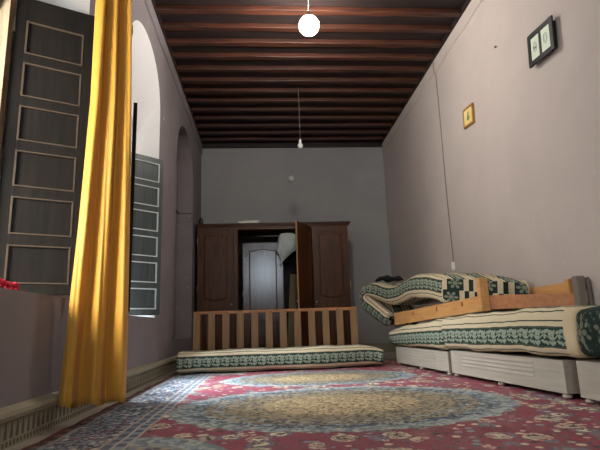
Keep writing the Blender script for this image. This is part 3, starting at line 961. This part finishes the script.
# ================================================================== PICTURES
def picture(name, yc, zc, w, h, t, fw, frame, label, roll, kind):
    root = empty(name, (XR, yc, zc)); root.rotation_euler = (roll, 0, 0)
    tag(root, label, 'framed picture')
    bm = bmesh.new()
    bk = -t + .014 if kind == 'two' else -.004
    for lo, hi in (((-t, -w / 2, -h / 2), (bk, -w / 2 + fw, h / 2)), ((-t, w / 2 - fw, -h / 2), (bk, w / 2, h / 2)),
                   ((-t, -w / 2 + fw, -h / 2), (bk, w / 2 - fw, -h / 2 + fw)), ((-t, -w / 2 + fw, h / 2 - fw), (bk, w / 2 - fw, h / 2))): box(bm, lo, hi)
    if kind == 'two': box(bm, (-t + .014, -w / 2 + .03, -h / 2 + .03), (-.003, w / 2 - .03, h / 2 - .03))
    mesh('picture_frame', bm, frame, root, bevel=.004)
    xf = -t + .006
    bm = bmesh.new(); box(bm, (xf, -w / 2 + fw, -h / 2 + fw), (xf + .007, w / 2 - fw, h / 2 - fw))
    mat = mesh('backing', bm, M['black'] if kind == 'two' else M['matcream'], root)
    x = xf - .001
    if kind == 'two':
        for yy in (-.078, .078):
            bm = bmesh.new(); box(bm, (x - .002, yy - .058, -h * .335), (x, yy + .058, h * .335)); c = mesh('card', bm, M['cardmint'], root)
            bm = bmesh.new()
            # small round drawing on each card
            for r in (.034, .022):
                pts = [(x - .0026, yy + r * math.cos(a) * .8, .006 + r * math.sin(a) * 1.3) for a in [2 * PI * k / 24 for k in range(25)]]
                tube(bm, pts, .0018, 5)
            if yy > 0: box(bm, (x - .0030, yy - .022, -.01), (x - .0021, yy + .022, .006))
            mesh('drawing', bm, M['inkgrey'], c)
    else:
        bm = bmesh.new(); pts = []
        lathe(bm, [(.004, 0), (.03, .002)], 20, Matrix.Translation((x - .001, -.004, -.018)) @ Matrix.Rotation(-PI / 2, 4, 'Y') @ Matrix.Scale(1.1, 4))
        box(bm, (x - .0035, -.012, .0), (x, .010, .042)); box(bm, (x - .0035, -.016, .034), (x, .004, .054))
        mesh('drawing', bm, M['inkgreen'], mat)
M['matcream'] = plain('picture_cream', (222, 200, 132), .6, var=.06)
M['cardmint'] = plain('picture_mint_card', (206, 216, 196), .5, var=.04)
M['inkgrey'] = plain('ink_grey', (120, 130, 120), .7)
M['inkgreen'] = plain('ink_green', (96, 118, 84), .7, var=.4, scale=60)
M['gilt'] = plain('gilt_frame', (168, 118, 52), .4, .2)
picture('framed_picture', 3.565, 2.765, .375, .285, .055, .045, M['black'], 'black framed picture with two pale cards, high on the right wall nearest the camera', .09, 'two')
picture('framed_picture', 5.135, 2.815, .275, .225, .025, .024, M['gilt'], 'small gilt framed picture with cream mat and green figure on the right wall', .09, 'one')

# ================================================================== CABLE, NAILS, LAMPS
root = empty('wall_cable', (XR, 6.03, 1.24)); tag(root, 'thin dark electric cable running down the right wall to a small white switch', 'cable')
bm = bmesh.new(); tube(bm, [(-.006 - (.018 if z > 2.6 else 0), .012 * math.sin(z * 2.1), z) for z in [0, .3, .6, .9, 1.2, 1.5, 1.8, 2.1, 2.4, 2.60, 2.64, 2.80]], .005, 6); mesh('cable', bm, M['greypost'], root, smooth=True)
bm = bmesh.new(); box(bm, (-.030, -.028, -.10), (-.001, .028, .0)); sw = mesh('switch', bm, M['white'], root, bevel=.006)
bm = bmesh.new(); box(bm, (-.036, -.012, -.065), (-.028, .012, -.035)); mesh('rocker', bm, M['white'], sw, bevel=.002)
def nail(x, s, y, z, mat, label, r=.012):
    bm = bmesh.new(); lathe(bm, [(r * .5, 0), (r * .5, .012), (r, .013), (r * .9, .018)], 10, Matrix.Translation((x, y, z)) @ Matrix.Rotation(s * PI / 2, 4, 'Y'))
    tag(mesh('nail', bm, mat), label, 'nail')
nail(XR, -1, 4.36, 3.22, M['black'], 'small dark nail in the right wall between the two pictures, near the ceiling')
nail(XL, 1, 5.63, 3.02, M['white'], 'small white peg in the left wall right of the bright arch')

M['bulb_on'] = emit('lit_bulb', (1, .94, .86, 1), 320)
def hanging(name, x, y, z, r, mat, label, top=BOARD, on=False):
    root = empty(name, (x, y, z)); tag(root, label, 'lamp')
    bm = bmesh.new(); tube(bm, [(0, 0, r + .075), (.004, 0, (top - z) * .5), (0, 0, top - z)], .0035, 6); mesh('cord', bm, M['white'] if on else M['greypost'], root)
    bm = bmesh.new(); lathe(bm, [(.013, r * .8 + .068), (.019, r * .8 + .06), (.020, r * .8), (.017, r * .8 - .004)], 14); mesh('socket', bm, M['white'] if not on else M['black'], root, smooth=True)
    bm = bmesh.new(); prof = []
    for k in range(0, 13):
        a = -PI / 2 + (PI * .86) * k / 12; prof.append((max(.0015, r * math.cos(a)), r * math.sin(a)))
    prof.append((.016, r * 1.0))
    lathe(bm, prof, 20); mesh('bulb', bm, mat, root, smooth=True)
    return root
hanging('hanging_lamp', .50, 4.60, 3.60, .105, M['bulb_on'], 'bright lit round bulb hanging on a cord from the beamed ceiling', on=True)
hanging('hanging_lamp', .545, 6.88, 3.14, .040, M['white'], 'unlit white bulb on a long thin cord, in front of the back wall')
root = empty('wall_bulb', (.52, YB, 3.31)); tag(root, 'unlit round bulb mounted high on the back wall above the wardrobe', 'lamp')
bm = bmesh.new(); R = Matrix.Rotation(PI / 2, 4, 'X')
lathe(bm, [(.036, 0), (.036, .014), (.022, .020), (.020, .05)], 18, R); mesh('wall_mount', bm, M['white'], root, smooth=True)
M['bulb_off'] = plain('frosted_bulb', (228, 230, 228), .3, var=.03)
bm = bmesh.new(); lathe(bm, [(.018, .045)] + [(.058 * math.sin(a), .10 - .058 * math.cos(a)) for a in [PI * (.12 + .86 * k / 10) for k in range(11)]], 18, R); mesh('bulb', bm, M['bulb_off'], root, smooth=True)

# ================================================================== LIGHT
def area(name, loc, target, sx, sy, power, col):
    l = bpy.data.lights.new(name, 'AREA'); l.shape = 'RECTANGLE'; l.size = sx; l.size_y = sy; l.energy = power; l.color = col
    o = bpy.data.objects.new(name, l); o.location = loc
    d = Vector(target) - Vector(loc); o.rotation_euler = d.to_track_quat('-Z', 'Y').to_euler()
    COL.objects.link(o); return o
DAY = (.86, .93, 1.0)
area('daylight_near_window', (-2.6, -.3, 2.2), (.4, -.2, 1.0), 1.6, 1.8, 310, (1, .95, .88))
area('daylight_second_window', (-2.3, 1.5, 1.6), (-1.0, 3.1, 1.45), .9, 1.1, 200, (1, .96, .86))
area('daylight_third_window', (-2.05, 4.90, 3.3), (-.75, 5.0, 0), .75, 1.4, 1700, (.78, .89, 1))
area('added_glare_light', (.0, YF - .25, 2.75), (.0, 1, 2.5), .7, 1.2, 85, (.75, .88, 1))  # added lamp outside the unseen front window, feeds the loose door's glare
w = bpy.data.worlds.new('sky'); SC.world = w; w.use_nodes = True
bg = w.node_tree.nodes['Background']; bg.inputs[0].default_value = (.85, .92, 1, 1); bg.inputs[1].default_value = 1.6

# ================================================================== CAMERA
cam = bpy.data.cameras.new('camera'); cam.sensor_width = 36; cam.lens = 490 / 600 * 36; cam.clip_start = .02
co = bpy.data.objects.new('camera', cam); COL.objects.link(co)
pitch, yaw, roll = .2051, .0728, -.0336
f = Vector((math.sin(yaw) * math.cos(pitch), math.cos(yaw) * math.cos(pitch), math.sin(pitch)))
r0 = Vector((math.cos(yaw), -math.sin(yaw), 0)); u0 = r0.cross(f)
r = r0 * math.cos(roll) + u0 * math.sin(roll); u = u0 * math.cos(roll) - r0 * math.sin(roll)
co.matrix_world = Matrix(((r.x, u.x, -f.x, 0), (r.y, u.y, -f.y, 0), (r.z, u.z, -f.z, .5), (0, 0, 0, 1)))
SC.camera = co
SC.view_settings.view_transform = 'Standard'; SC.view_settings.look = 'None'
SC.view_settings.exposure = 0.0; SC.view_settings.gamma = 1
